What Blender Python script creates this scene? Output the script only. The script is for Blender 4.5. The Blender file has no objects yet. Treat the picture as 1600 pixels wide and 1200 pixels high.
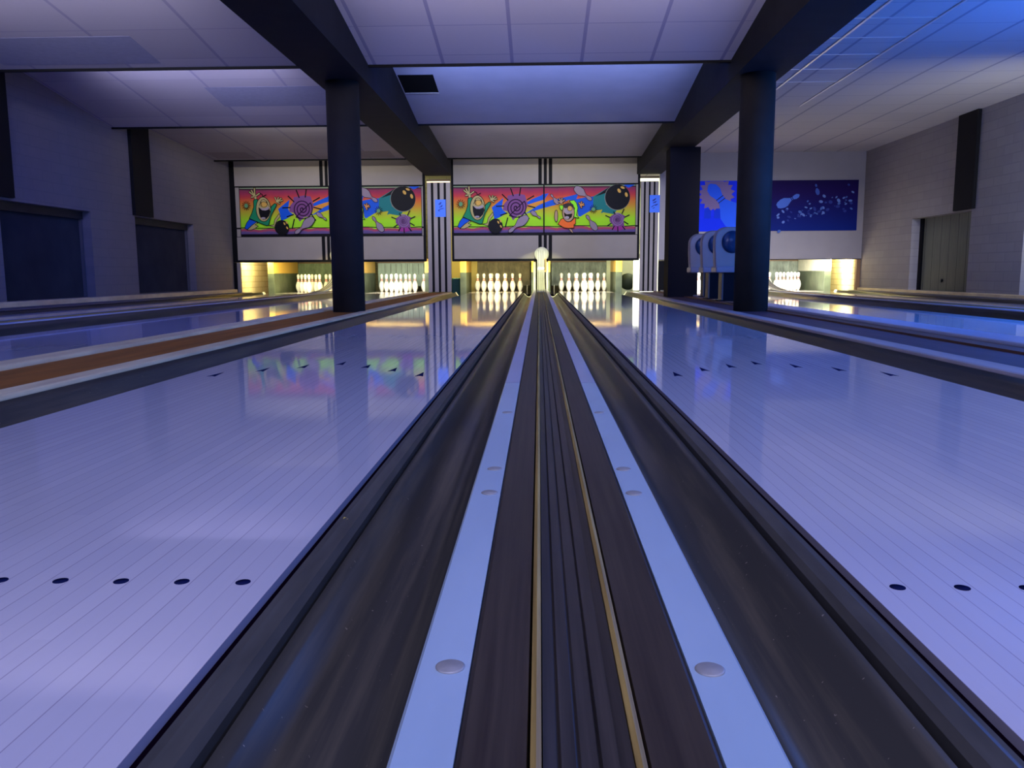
import bpy, bmesh, math, random
from mathutils import Matrix, Vector
random.seed(7)
S = bpy.context.scene
COL = S.collection
PI = math.pi

# ------------------------------------------------------------ materials
def srgb(r, g, b):
    f = lambda c: (c / 255 / 12.92) if c / 255 <= .04045 else ((c / 255 + .055) / 1.055) ** 2.4
    return (f(r), f(g), f(b), 1)
MATS = {}
def mat(name, col, rough=.6, metal=0, spec=.5, noise=0, nscale=8, stretch=None, emit=None, bump=0):
    if name in MATS: return MATS[name]
    m = bpy.data.materials.new(name); m.use_nodes = True
    nt = m.node_tree; b = nt.nodes['Principled BSDF']
    c = tuple(col) if len(col) == 4 else tuple(col) + (1,)
    b.inputs['Base Color'].default_value = c
    b.inputs['Roughness'].default_value = rough
    b.inputs['Metallic'].default_value = metal
    b.inputs['Specular IOR Level'].default_value = (.1 if name.startswith(('mural_', 'black')) else spec)
    if emit:
        b.inputs['Emission Color'].default_value = emit[0]; b.inputs['Emission Strength'].default_value = emit[1]
    if noise or bump:
        tc = nt.nodes.new('ShaderNodeTexCoord'); mp = nt.nodes.new('ShaderNodeMapping')
        mp.inputs['Scale'].default_value = stretch or (1, 1, 1)
        n = nt.nodes.new('ShaderNodeTexNoise'); n.inputs['Scale'].default_value = nscale; n.inputs['Detail'].default_value = 5
        nt.links.new(tc.outputs['Object'], mp.inputs[0]); nt.links.new(mp.outputs[0], n.inputs['Vector'])
        if noise:
            r = nt.nodes.new('ShaderNodeValToRGB')
            r.color_ramp.elements[0].position = .3; r.color_ramp.elements[1].position = .72
            r.color_ramp.elements[0].color = tuple(x * (1 - noise) for x in c[:3]) + (1,)
            r.color_ramp.elements[1].color = tuple(min(1, x * (1 + noise)) for x in c[:3]) + (1,)
            nt.links.new(n.outputs['Fac'], r.inputs[0]); nt.links.new(r.outputs[0], b.inputs['Base Color'])
        if bump:
            bp = nt.nodes.new('ShaderNodeBump'); bp.inputs['Strength'].default_value = bump; bp.inputs['Distance'].default_value = .01
            nt.links.new(n.outputs['Fac'], bp.inputs['Height']); nt.links.new(bp.outputs[0], b.inputs['Normal'])
    MATS[name] = m
    return m

class NB:                                   # tiny node builder
    def __init__(s, name, rough=.6, spec=.5):
        s.m = bpy.data.materials.new(name); s.m.use_nodes = True; s.nt = s.m.node_tree
        s.b = s.nt.nodes['Principled BSDF']; s.b.inputs['Roughness'].default_value = rough
        s.b.inputs['Specular IOR Level'].default_value = spec
        MATS[name] = s.m
        tc = s.nt.nodes.new('ShaderNodeTexCoord'); s.obj = tc.outputs['Object']
        sp = s.nt.nodes.new('ShaderNodeSeparateXYZ'); s.nt.links.new(s.obj, sp.inputs[0])
        s.x, s.y, s.z = sp.outputs
    def put(s, sock, v):
        if isinstance(v, bpy.types.NodeSocket): s.nt.links.new(v, sock)
        else: sock.default_value = v
    def M(s, op, a, b=0.0, c=None):
        n = s.nt.nodes.new('ShaderNodeMath'); n.operation = op
        s.put(n.inputs[0], a); s.put(n.inputs[1], b)
        if c is not None: s.put(n.inputs[2], c)
        return n.outputs[0]
    def vec(s, x, y, z):
        n = s.nt.nodes.new('ShaderNodeCombineXYZ')
        for i, v in enumerate((x, y, z)): s.put(n.inputs[i], v)
        return n.outputs[0]
    def noise(s, v, scale, detail=4, rough=.5):
        n = s.nt.nodes.new('ShaderNodeTexNoise'); s.put(n.inputs['Vector'], v)
        n.inputs['Scale'].default_value = scale; n.inputs['Detail'].default_value = detail; n.inputs['Roughness'].default_value = rough
        return n.outputs['Fac']
    def white(s, v):
        n = s.nt.nodes.new('ShaderNodeTexWhiteNoise'); s.put(n.inputs['Vector'], v); return n.outputs['Value']
    def mix(s, f, a, b, mode='MIX'):
        n = s.nt.nodes.new('ShaderNodeMix'); n.data_type = 'RGBA'; n.blend_type = mode
        s.put(n.inputs[0], f); s.put(n.inputs[6], a); s.put(n.inputs[7], b)
        return n.outputs[2]
    def ramp(s, f, stops, mode='LINEAR'):
        n = s.nt.nodes.new('ShaderNodeValToRGB'); n.color_ramp.interpolation = mode
        e = n.color_ramp.elements
        e[0].position, e[0].color = stops[0]; e[1].position, e[1].color = stops[-1]
        for p, c in stops[1:-1]:
            k = e.new(p); k.color = c
        s.put(n.inputs[0], f); return n.outputs[0]
    def line(s, coord, period, half, off=0.0):
        """1 on lines of half-width half repeated every period"""
        f = s.M('FRACT', s.M('DIVIDE', s.M('ADD', coord, off), period))
        d = s.M('ABSOLUTE', s.M('SUBTRACT', f, .5))
        return s.M('GREATER_THAN', d, .5 - half / period)
    def color(s, c): s.put(s.b.inputs['Base Color'], c)
    def bump(s, h, st=.3, dist=.005):
        n = s.nt.nodes.new('ShaderNodeBump'); n.inputs['Strength'].default_value = st; n.inputs['Distance'].default_value = dist
        s.put(n.inputs['Height'], h); s.nt.links.new(n.outputs[0], s.b.inputs['Normal'])

def lane_material():
    n = NB('lane_wood', rough=.11)
    bw = .02703
    u = n.M('DIVIDE', n.M('ADD', n.x, .527), bw)
    brd = n.M('FLOOR', u)
    tint = n.white(n.vec(brd, n.M('FLOOR', n.M('DIVIDE', n.M('ADD', n.y, n.M('MULTIPLY', brd, .77)), 1.9)), 0.0))
    grain = n.noise(n.vec(n.M('MULTIPLY', n.x, 60), n.M('MULTIPLY', n.y, 1.6), 0.0), 2.0, 6)
    c = n.mix(tint, (.74, .66, .64, 1), (.67, .60, .60, 1))
    c = n.mix(n.M('MULTIPLY', grain, .25), c, (.60, .50, .48, 1))
    big = n.noise(n.vec(n.M('MULTIPLY', n.x, 2), n.M('MULTIPLY', n.y, .7), 0.0), 1.2, 3)
    c = n.mix(n.M('MULTIPLY', big, .2), c, (.60, .52, .58, 1))
    fr = n.M('ABSOLUTE', n.M('SUBTRACT', n.M('FRACT', u), .5))
    ln = n.M('MULTIPLY', n.M('GREATER_THAN', fr, .473), n.M('MULTIPLY_ADD', n.white(n.vec(brd, 3.0, 0.0)), .45, .25))
    c = n.mix(ln, c, (.28, .20, .26, 1))
    n.color(c)
    n.b.inputs['Roughness'].default_value = .05
    return n.m
LANE = lane_material()

def tile_ceiling(name, base, line_col, px, py, ox, oy, var=.12):
    n = NB(name, rough=.85, spec=.2)
    lx = n.line(n.x, px, .016, ox); ly = n.line(n.y, py, .007, oy)
    ix = n.M('FLOOR', n.M('DIVIDE', n.M('ADD', n.x, ox), px)); iy = n.M('FLOOR', n.M('DIVIDE', n.M('ADD', n.y, oy), py))
    t = n.white(n.vec(ix, iy, 0.0))
    fine = n.noise(n.vec(n.M('MULTIPLY', n.x, 1), n.M('MULTIPLY', n.y, 5), 0.0), 30, 4)
    c = n.mix(n.M('MULTIPLY', t, var), base, tuple(x * .55 for x in base[:3]) + (1,))
    c = n.mix(n.M('MULTIPLY', fine, .22), c, tuple(x * .6 for x in base[:3]) + (1,))
    c = n.mix(n.M('MAXIMUM', n.M('MULTIPLY', lx, .85), n.M('MULTIPLY', ly, .6)), c, line_col)
    n.color(c); n.bump(fine, .15)
    return n.m
CEIL_M = tile_ceiling('acoustic_tile', (.62, .56, .58, 1), (.30, .27, .38, 1), .6625, .62, .3313 - .04, 0.06)
CEIL_L = tile_ceiling('painted_tile', (.44, .40, .43, 1), (.27, .25, .32, 1), .95, .62, .2, 0.06, .3)
CEIL_P = mat('plain_ceiling_board', (.40, .38, .42, 1), .85, noise=.05, nscale=3)
CEIL_R = tile_ceiling('square_ceiling_tile', (.52, .50, .50, 1), (.26, .25, .30, 1), .61, .61, .02, .1, .12)

def block_wall(name, c1, c2, mort, bwid=.4, bh=.125, flip=True, rough=.85, strength=.35):
    n = NB(name, rough=rough, spec=.25)
    t = n.nt.nodes.new('ShaderNodeTexBrick')
    t.inputs['Color1'].default_value = c1; t.inputs['Color2'].default_value = c2; t.inputs['Mortar'].default_value = mort
    t.inputs['Scale'].default_value = 1; t.inputs['Mortar Size'].default_value = .008
    t.inputs['Brick Width'].default_value = bwid; t.inputs['Row Height'].default_value = bh
    n.put(t.inputs['Vector'], n.vec(n.y if flip else n.x, n.z, 0.0))
    ns = n.noise(n.obj, 6, 5)
    c = n.mix(n.M('MULTIPLY', ns, .35), t.outputs['Color'], tuple(x * .6 for x in c1[:3]) + (1,))
    n.color(c); n.bump(n.M('SUBTRACT', 1.0, t.outputs['Fac']), strength, .004)
    return n.m
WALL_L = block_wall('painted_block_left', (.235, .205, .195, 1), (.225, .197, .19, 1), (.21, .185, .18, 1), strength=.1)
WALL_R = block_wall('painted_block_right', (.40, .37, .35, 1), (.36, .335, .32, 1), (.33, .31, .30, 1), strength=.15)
WALL_B = block_wall('pit_back_wall', (.30, .28, .18, 1), (.26, .24, .15, 1), (.2, .18, .12, 1), flip=False)
CREAM_BRICK = block_wall('cream_brick', (.75, .62, .34, 1), (.68, .53, .30, 1), (.50, .36, .18, 1), .42, .115)

BEAM = mat('dark_painted_concrete', (.011, .010, .011, 1), .8, spec=.25, noise=.3, nscale=5)
COLM = mat('column_paint', (.032, .026, .018, 1), .75, spec=.25, noise=.2, nscale=4)
BLACK = mat('black_trim', (.004, .004, .005, 1), .6)
PANEL = mat('mask_panel_grey', (.31, .27, .225, 1), .6, spec=.2, noise=.04, nscale=3)
GUT = None
def gutter_material():
    n = NB('gutter_plastic', rough=.3, spec=.18)
    st = n.noise(n.vec(n.M('MULTIPLY', n.x, 14), n.M('MULTIPLY', n.y, .5), n.M('MULTIPLY', n.z, 3)), 2.0, 6, .6)
    f = n.ramp(st, [(.47, (0, 0, 0, 1)), (.72, (1, 1, 1, 1))])
    c = n.mix(n.M('MULTIPLY', f, .7), (.050, .044, .036, 1), (.14, .11, .07, 1))
    sp = n.noise(n.vec(n.x, n.y, 0.0), 150, 2)
    c = n.mix(n.M('MULTIPLY', n.M('GREATER_THAN', sp, .735), .6), c, (.35, .28, .2, 1))
    n.color(c)
    n.put(n.b.inputs['Roughness'], n.M('MULTIPLY_ADD', st, .2, .22))
    return n.m
GUT = gutter_material()
MOLD = mat('edge_molding_grey', (.078, .070, .058, 1), .5, spec=.25, noise=.25, nscale=6, stretch=(8, 1, 1))
SLIT = mat('dark_maroon_joint', (.006, .002, .006, 1), .9, spec=0)
def strip_wood(name, base, dark, rough=.4):
    n = NB(name, rough=rough, spec=.2)
    g = n.noise(n.vec(n.M('MULTIPLY', n.x, 55), n.M('MULTIPLY', n.y, 1.2), 0.0), 2.2, 6, .6)
    c = n.mix(n.ramp(g, [(.35, (0, 0, 0, 1)), (.7, (1, 1, 1, 1))]), dark, base)
    n.color(c)
    return n.m
BROWN = strip_wood('dark_stained_board', (.066, .046, .030, 1), (.036, .024, .017, 1), .45)
TROUGH = strip_wood('scuffed_track_board', (.068, .053, .042, 1), (.034, .027, .022, 1), .42)
TAN = strip_wood('tan_wood_strip', (.66, .44, .12, 1), (.34, .21, .06, 1), .5)
PALE = mat('pale_blue_laminate', (.44, .54, .60, 1), .28, noise=.06, nscale=3, stretch=(4, 1, 1))
PALE2 = mat('pale_grey_laminate', (.42, .45, .56, 1), .28, noise=.08, nscale=3, stretch=(4, 1, 1))
STEEL = mat('bolt_steel', (.42, .38, .34, 1), .5, metal=.2, noise=.15, nscale=60)
CREAM = mat('cream_ledge', (.92, .66, .34, 1), .45, noise=.2, nscale=5, stretch=(3, .6, 1))
CREAMR = mat('lilac_ledge', (.46, .38, .36, 1), .4, noise=.15, nscale=5, stretch=(3, .6, 1))
TANFLOOR = mat('orange_brown_board', (.36, .12, .014, 1), .6, spec=.2, noise=.25, nscale=3, stretch=(5, .5, 1))
DARKFLOOR = mat('dull_mauve_board', (.075, .038, .050, 1), .55, noise=.3, nscale=5, stretch=(2, .5, 1))
INK = mat('lane_mark_ink', (.010, .013, .055, 1), .9, spec=0)
GOLD = mat('yellow_painted_metal', (.60, .36, .08, 1), .4)
PINW = mat('pin_white', (.85, .83, .76, 1), .25)
PINR = mat('pin_red', (.55, .05, .03, 1), .3)
CORD = mat('pin_cord', (.05, .05, .04, 1), .8)
GREENB = mat('green_side_board', (.07, .085, .055, 1), .5, noise=.4, nscale=4)
POST = mat('pale_metal_post', (.62, .60, .50, 1), .35, noise=.1, nscale=8)
PIT = mat('pit_black', (.006, .006, .006, 1), .9, spec=.05)
HOOD = mat('cream_hood_laminate', (.62, .60, .44, 1), .28, noise=.08, nscale=6, stretch=(10, 1, .5))
def curtain_material(name, a, b):
    n = NB(name, rough=.6)
    g = n.noise(n.vec(n.M('MULTIPLY', n.x, 5), 0.0, n.M('MULTIPLY', n.z, 2.2)), 1.6, 6, .6)
    n.color(n.mix(n.ramp(g, [(.35, (0, 0, 0, 1)), (.7, (1, 1, 1, 1))]), a, b))
    return n.m
CURT = {'gold': curtain_material('curtain_olive', (.07, .06, .04, 1), (.22, .18, .11, 1)),
        'green': curtain_material('curtain_green', (.06, .09, .06, 1), (.16, .22, .15, 1)),
        'grey': curtain_material('curtain_grey_green', (.07, .085, .075, 1), (.22, .26, .23, 1)),
        'pale': curtain_material('curtain_pale', (.22, .29, .26, 1), (.30, .38, .34, 1))}

# ------------------------------------------------------------ mesh helpers
class MB:
    def __init__(s): s.v = []; s.f = []; s.mi = []; s.ms = []; s.sm = []
    def mid(s, m):
        if m not in s.ms: s.ms.append(m)
        return s.ms.index(m)
    def add(s, vs, fs, m, smooth=False):
        o = len(s.v); s.v += [tuple(v) for v in vs]; k = s.mid(m)
        for f in fs: s.f.append([o + i for i in f]); s.mi.append(k); s.sm.append(smooth)
        return s
    def box(s, a, b, m):
        x0, y0, z0 = a; x1, y1, z1 = b
        vs = [(x0, y0, z0), (x1, y0, z0), (x1, y1, z0), (x0, y1, z0), (x0, y0, z1), (x1, y0, z1), (x1, y1, z1), (x0, y1, z1)]
        return s.add(vs, [(0, 3, 2, 1), (4, 5, 6, 7), (0, 1, 5, 4), (1, 2, 6, 5), (2, 3, 7, 6), (3, 0, 4, 7)], m)
    def hexa(s, vs, m):
        return s.add(vs, [(0, 3, 2, 1), (4, 5, 6, 7), (0, 1, 5, 4), (1, 2, 6, 5), (2, 3, 7, 6), (3, 0, 4, 7)], m)
    def extr(s, prof, y0, y1, m, smooth=False, closed=True, segs=1):
        """profile of (x, z) run along Y"""
        n = len(prof); vs = []; fs = []
        for k in range(segs + 1):
            y = y0 + (y1 - y0) * k / segs
            vs += [(x, y, z) for x, z in prof]
        for k in range(segs):
            for i in range(n if closed else n - 1):
                j = (i + 1) % n
                fs.append((k * n + i, k * n + j, (k + 1) * n + j, (k + 1) * n + i))
        if closed: fs += [tuple(range(n)), tuple(reversed(range(segs * n, segs * n + n)))]
        return s.add(vs, fs, m, smooth)
    def lathe(s, prof, m, c=(0, 0, 0), seg=20, smooth=True):
        vs = []; fs = []; n = len(prof)
        for k in range(seg):
            a = 2 * PI * k / seg
            vs += [(c[0] + r * math.cos(a), c[1] + r * math.sin(a), c[2] + z) for r, z in prof]
        for k in range(seg):
            for i in range(n - 1):
                a, b = k * n + i, ((k + 1) % seg) * n + i
                fs.append((a, b, b + 1, a + 1))
        if prof[0][0] > 1e-5: fs.append(tuple(((seg - 1 - k) * n) for k in range(seg)))
        if prof[-1][0] > 1e-5: fs.append(tuple((k * n + n - 1) for k in range(seg)))
        return s.add(vs, fs, m, smooth)
    def build(s, name, parent=None, loc=None, bevel=0):
        me = bpy.data.meshes.new(name); me.from_pydata(s.v, [], s.f)
        for m in s.ms: me.materials.append(m)
        me.polygons.foreach_set('material_index', s.mi); me.polygons.foreach_set('use_smooth', s.sm)
        bm = bmesh.new(); bm.from_mesh(me)
        bmesh.ops.remove_doubles(bm, verts=bm.verts, dist=1e-6)
        bmesh.ops.recalc_face_normals(bm, faces=bm.faces)
        bm.to_mesh(me); bm.free(); me.update()
        o = bpy.data.objects.new(name, me); COL.objects.link(o)
        if parent: o.parent = parent
        if loc: o.location = loc
        if bevel:
            b = o.modifiers.new('bevel', 'BEVEL'); b.width = bevel; b.segments = 3; b.limit_method = 'ANGLE'
        return o
def tag(o, label=None, cat=None, group=None, kind=None):
    if label: o['label'] = label
    if cat: o['category'] = cat
    if group: o['group'] = group
    if kind: o['kind'] = kind
    return o
def thing(name, loc, label, cat, group=None):
    o = bpy.data.objects.new(name, None); o.empty_display_size = .1; COL.objects.link(o); o.location = loc
    return tag(o, label, cat, group)
def struct(name, mb, **k):
    return tag(mb.build(name, **k), kind='structure')
def dup(o, parent=None, loc=None):
    c = o.copy(); COL.objects.link(c)
    if parent: c.parent = parent
    if loc is not None: c.location = loc
    for ch in list(o.children): dup(ch, c)
    return c

# ------------------------------------------------------------ key sizes
MASKY = 15.8
LW = 1.054; HALF = .374
PAIRX = {'left': -3.89, 'mid': 0.0, 'right': 4.12}
WL, WR = -5.93, 6.02
CEILD = [-5.0, -1.7, 1.6, 4.9, 8.2, 11.5, 15.1]

# ------------------------------------------------------------ setting
struct('floor', MB().box((WL - .3, -6, -.45), (WR + .3, 20, -.30), PIT))
struct('floor', MB().box((WL, -5.4, -.30), (WR, -1.35, 0), mat('approach_wood', (.45, .32, .26, 1), .25, noise=.1, nscale=3, stretch=(30, 1, 1))))

def wall_with_holes(name, x0, x1, holes, m, y0=-5.5, y1=15.95, z1=3.05):
    b = MB(); ys = [y0]
    for h in holes: ys += [h[0], h[1]]
    ys.append(y1)
    for i in range(0, len(ys), 2): b.box((x0, ys[i], -.3), (x1, ys[i + 1], z1), m)
    for h in holes:
        b.box((x0, h[0], -.3), (x1, h[1], h[2]), m); b.box((x0, h[0], h[3]), (x1, h[1], z1), m)
    return struct(name, b)
LH = [(5.75, 7.6, .10, 1.21), (8.95, 10.8, .10, 1.215), (12.0, 14.05, .11, 1.235)]
RH = [(8.75, 10.62, .08, 1.22), (11.92, 13.76, .08, 1.23)]
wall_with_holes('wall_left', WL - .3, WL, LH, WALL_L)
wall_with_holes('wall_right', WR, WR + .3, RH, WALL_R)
struct('wall_left', MB().box((WL - .3, 15.95, -.3), (WL, 19.6, 3.05), CREAM_BRICK))
struct('wall_right', MB().box((WR, 15.95, -.3), (WR + .3, 19.6, 3.05), CREAM_BRICK))
struct('wall_back', MB().box((WL - .3, 19.6, -.3), (WR + .3, 19.8, 3.05), WALL_B))
struct('wall_front', MB().box((WL - .3, -5.7, -.3), (WR + .3, -5.5, 3.05), WALL_L))
struct('ceiling', MB().box((WL - .3, -5.7, 3.05), (WR + .3, 19.8, 3.15), PIT))
# shutters / boards in the wall recesses
SHUT = mat('dark_ribbed_shutter', (.042, .036, .032, 1), .6, spec=.2, noise=.2, nscale=3)
SFR = mat('shutter_frame', (.12, .11, .11, 1), .5)
names = ['dark ribbed roller shutter in the left wall recess at the near end', 'large dark ribbed roller shutter in the left wall, nearest in view',
         'smaller dark shutter in the left wall recess beyond the black wall post']
for i, (h, lb) in enumerate(zip(LH, names)):
    t = thing('roller_shutter', (WL - .16, (h[0] + h[1]) / 2, h[2]), lb, 'shutter', 'shutters in the left wall')
    L = h[1] - h[0] - .02; H = h[3] - h[2]
    prof = []; n = 40
    b = MB(); vs = []; fs = []
    for k in range(n * 2 + 1):
        y = -L / 2 + L * k / (n * 2); d = .022 if k % 2 else 0
        vs += [(d, y, .005), (d, y, H - .09)]
    for k in range(n * 2): fs.append((2 * k, 2 * k + 2, 2 * k + 3, 2 * k + 1))
    b.add(vs, fs, SHUT); b.build('slat_curtain', t)
    MB().box((-.03, -L / 2, H - .1), (.06, L / 2, H - .002), SHUT).build('shutter_box', t)
    for sgn in (-1, 1):
        MB().box((-.01, sgn * L / 2 - .03, .003), (.05, sgn * L / 2 + .03 * (sgn < 0) - .0 * sgn, H - .1), SFR).build('guide_rail', t)
def plank_material():
    n = NB('weathered_planks', rough=.7)
    g = n.noise(n.vec(0.0, n.M('MULTIPLY', n.y, 12), n.M('MULTIPLY', n.z, 1.5)), 2, 6)
    c = n.mix(g, (.12, .13, .095, 1), (.21, .22, .155, 1))
    w = n.M('ADD', n.y, n.M('MULTIPLY', n.noise(n.vec(0.0, 0.0, n.z), 9, 3), .03))
    c = n.mix(n.M('MULTIPLY', n.line(w, .26, .006), .85), c, (.015, .015, .015, 1))
    n.color(c); return n.m
PLANK = plank_material()
for h, lb in zip(RH, ['dark plank hatch cut off by the picture edge in the right wall', 'grey-green weathered plank hatch in right wall recess below the black post']):
    t = thing('plank_hatch', (WR + .16, (h[0] + h[1]) / 2, h[2]), lb, 'hatch', 'hatches in the right wall')
    L = h[1] - h[0] - .01; H = h[3] - h[2]
    MB().box((0, -L / 2, .002), (.05, L / 2, H - .002), PLANK).build('plank_panel', t)
    MB().box((-.03, L / 2 - .09, .002), (0, L / 2, H - .002), BLACK).build('side_batten', t)
    MB().lathe([(.02, 0), (.028, .01), (0, .02)], BLACK, (0, 0, 0), 12).build('knob', t, loc=(-.01, .1, .16)).rotation_euler = (0, -PI / 2, 0)
# dark wall posts
for i, (x0, x1, y0, y1, z1, w) in enumerate([(WL, WL + .05, 8.6, 9.17, 2.62, 'left wall above the nearest shutter'), (WL, WL + .05, 11.94, 12.5, 2.56, 'left wall between the two shutters'),
                                       (WR - .05, WR, 11.82, 12.35, 2.585, 'right wall above the plank hatch')]):
    b = MB().box((x0 if x0 < 0 else x0, y0, 1.245), (x1, y1, z1), BEAM)
    b.ms[0] = mat('post_black', (.006, .006, .007, 1), .7, spec=.2); tag(b.build('wall_post'), 'short black timber post fixed high on the ' + w, 'post')

# stepped ceilings over the left and middle bays
def step_z(i):   # (start height, end height) of each falling panel
    return {0: (2.86, 2.39), 1: (2.86, 2.39), 2: (2.86, 2.39), 3: (2.855, 2.386), 4: (2.893, 2.405), 5: (2.63, 2.439)}[i]
BAYS = {'left': (WL, -2.16), 'middle': (-1.68, 1.79)}
for i in range(6):
    y0, y1 = CEILD[i], CEILD[i + 1]; za, zb = step_z(i)
    for bay, (xa, xb) in BAYS.items():
        m = (CEIL_L if bay == 'left' else (CEIL_P if i >= 4 else CEIL_M))
        vs = [(xa, y0, za), (xb, y0, za), (xb, y1, zb), (xa, y1, zb)]
        b = MB().hexa(vs + [(x, y, z + .02) for x, y, z in vs], m)
        struct('ceiling', b)
        zt = step_z(i + 1)[0] if i < 5 else 2.78
        struct('trim_%d' % (i * 2 + (bay == 'middle') + 1), MB().box((xa, y1, zb - .022), (xb, y1 + .03, max(zt, zb + .03)), BLACK))
for bay, (xa, xb) in BAYS.items():
    struct('ceiling', MB().box((xa, 15.1, 2.76), (xb, 19.6, 2.8), CEIL_P))
struct('ceiling', MB().box((2.24, -5.5, 2.585), (WR, 19.6, 2.62), CEIL_R))
# darker replacement tiles in the left bay
DT = mat('dark_blue_grey_tile', (.25, .25, .33, 1), .85, noise=.06, nscale=20)
def on_panel(i, x0, x1, y0, y1, m, name, label):
    za, zb = step_z(i); Y0, Y1 = CEILD[i], CEILD[i + 1]
    f = lambda y: za + (zb - za) * (y - Y0) / (Y1 - Y0)
    vs = [(x0, y0, f(y0) - .0012), (x1, y0, f(y0) - .0012), (x1, y1, f(y1) - .0012), (x0, y1, f(y1) - .0012)]
    b = MB().hexa(vs + [(x, y, z + .005) for x, y, z in vs], m)
    return tag(b.build(name), label, 'ceiling tile', 'odd ceiling tiles')
on_panel(3, -5.2, -3.66, 7.5, 8.1, DT, 'ceiling_tile', 'wide darker ceiling tile in the nearest left bay')
on_panel(4, -4.05, -2.5, 10.1, 10.75, DT, 'ceiling_tile', 'darker blue-grey ceiling tile left of the left column')
on_panel(5, -5.8, -5.1, 14.4, 14.98, mat('brown_grey_tile', (.30, .26, .27, 1), .85, noise=.05, nscale=9), 'ceiling_tile', 'dull brownish ceiling tile in the far corner by left wall')
on_panel(5, -3.35, -2.6, 14.4, 14.98, MATS['brown_grey_tile'], 'ceiling_tile', 'dull brownish ceiling tile above the left mural')
# metal grid bars catching light, right bay
TB = mat('ceiling_grid_metal', (.80, .78, .74, 1), .3, metal=.5)
t = thing('ceiling_grid', (0, 0, 0), 'bright metal ceiling grid bars beside the right beam', 'grid')
for x in (2.84, 3.45): MB().box((x - .012, 6.0, 2.578), (x + .012, 11.5, 2.5845), TB).build('long_bar', t)
for y in (7.02, 7.63, 8.24, 8.85, 9.46, 10.07): MB().box((2.25, y - .006, 2.580), (3.44, y + .006, 2.5845), TB).build('cross_bar', t)

# beams and columns
struct('beam_left', MB().box((-2.16, -5.5, 2.2), (-1.68, 15.75, 3.05), BEAM))
struct('beam_right', MB().box((1.79, -5.5, 2.2), (2.24, 15.75, 3.05), BEAM))
for x, y, r, lb in ((-1.915, 8.1, .158, 'round dark column holding up the left ceiling beam'), (2.0, 8.0, .160, 'round dark column at the right beam, in front of bucket seats')):
    b = MB().lathe([(r, 0), (r, 2.205)], COLM, seg=48)
    tag(b.build('round_column', loc=(x, y, -.005)), lb, 'column', 'round columns')
tag(MB().box((1.885, 12.4, .02), (2.325, 12.8, 2.2), mat('pillar_paint', (.009, .008, .010, 1), .8, spec=.1)).build('square_pillar'), 'square dark pillar behind the bucket seats under the right beam', 'pillar')

# ceiling vent
t = thing('ceiling_vent', (-1.46, 10.05, 2.62), 'rectangular black opening in the plain ceiling by left beam', 'vent')
f = lambda y: 2.405 + (11.5 - y) * .148
a = [(-1.665, 9.8), (-1.255, 9.8), (-1.255, 10.34), (-1.665, 10.34)]
b = MB().hexa([(x + 1.46, y - 10.05, f(y) - 2.62 - .006) for x, y in a] + [(x + 1.46, y - 10.05, f(y) - 2.62 + .004) for x, y in a], PIT); b.build('dark_opening', t)
b = MB().hexa([(x + 1.46, y - 10.05, f(y) - 2.62 - .012) for x, y in [(-1.665, 10.34), (-1.255, 10.34), (-1.255, 10.37), (-1.665, 10.37)]] +
              [(x + 1.46, y - 10.05, f(y) - 2.62 + .004) for x, y in [(-1.665, 10.34), (-1.255, 10.34), (-1.255, 10.37), (-1.665, 10.37)]], STEEL); b.build('metal_lip', t)

# ------------------------------------------------------------ lanes
LANEDEF = [('2L', -4.80, 'the lane along the left wall'), ('2R', -2.98, 'the lane between left wall lane and left column'),
           ('1L', -.901, 'the near lane left of the central rail'), ('1R', .901, 'the near lane right of the central rail'),
           ('3L', 3.22, 'the lane behind the right column'), ('3R', 5.02, 'the lane along the right wall')]
LANELABEL = {'2L': 'narrow-looking blue-lit wooden bowling lane along the left wall', '2R': 'glossy blue-lit wooden bowling lane beyond the orange-brown divider',
             '1L': 'large glossy wooden bowling lane just left of the central rail', '1R': 'large glossy wooden bowling lane just right of the central rail',
             '3L': 'bright blue-lit bowling lane beyond the right column', '3R': 'thin-looking blue-lit bowling lane along the right wall'}
L0, L1 = -1.35, 18.1
def make_lane(x, label):
    t = thing('bowling_lane', (x, 0, 0), label, 'bowling lane', 'bowling lanes')
    MB().box((-LW / 2, L0, -.06), (LW / 2, L1, 0), LANE).build('lane_surface', t)
    for k in range(-3, 4):
        y = 3.56 - (0, .115, .235, .395)[abs(k)]
        b = MB(); z = .0006
        b.add([(-.016, -.05, z), (0, -.035, z), (.016, -.05, z), (0, .085, z), (-.016, -.05, -z), (0, -.035, -z), (.016, -.05, -z), (0, .085, -z)],
              [(0, 1, 3), (1, 2, 3), (5, 4, 7), (6, 5, 7), (0, 4, 5, 1), (1, 5, 6, 2), (2, 6, 7, 3), (3, 7, 4, 0)], INK)
        b.build('aiming_arrow', t, loc=(.135 * k, y, 0))
    for sx in (-1, 1):
        for k in range(5):
            MB().lathe([(.0095, -.0005), (.0095, .0006)], INK, seg=20).build('marker_dot', t, loc=(sx * (.486 - .0798 * k), 1.0, 0))
    return t
first = None
for k, x, d in LANEDEF:
    if first is None: first = make_lane(x, LANELABEL[k])
    else:
        c = dup(first, loc=(x, 0, 0)); c['label'] = LANELABEL[k]

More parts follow.
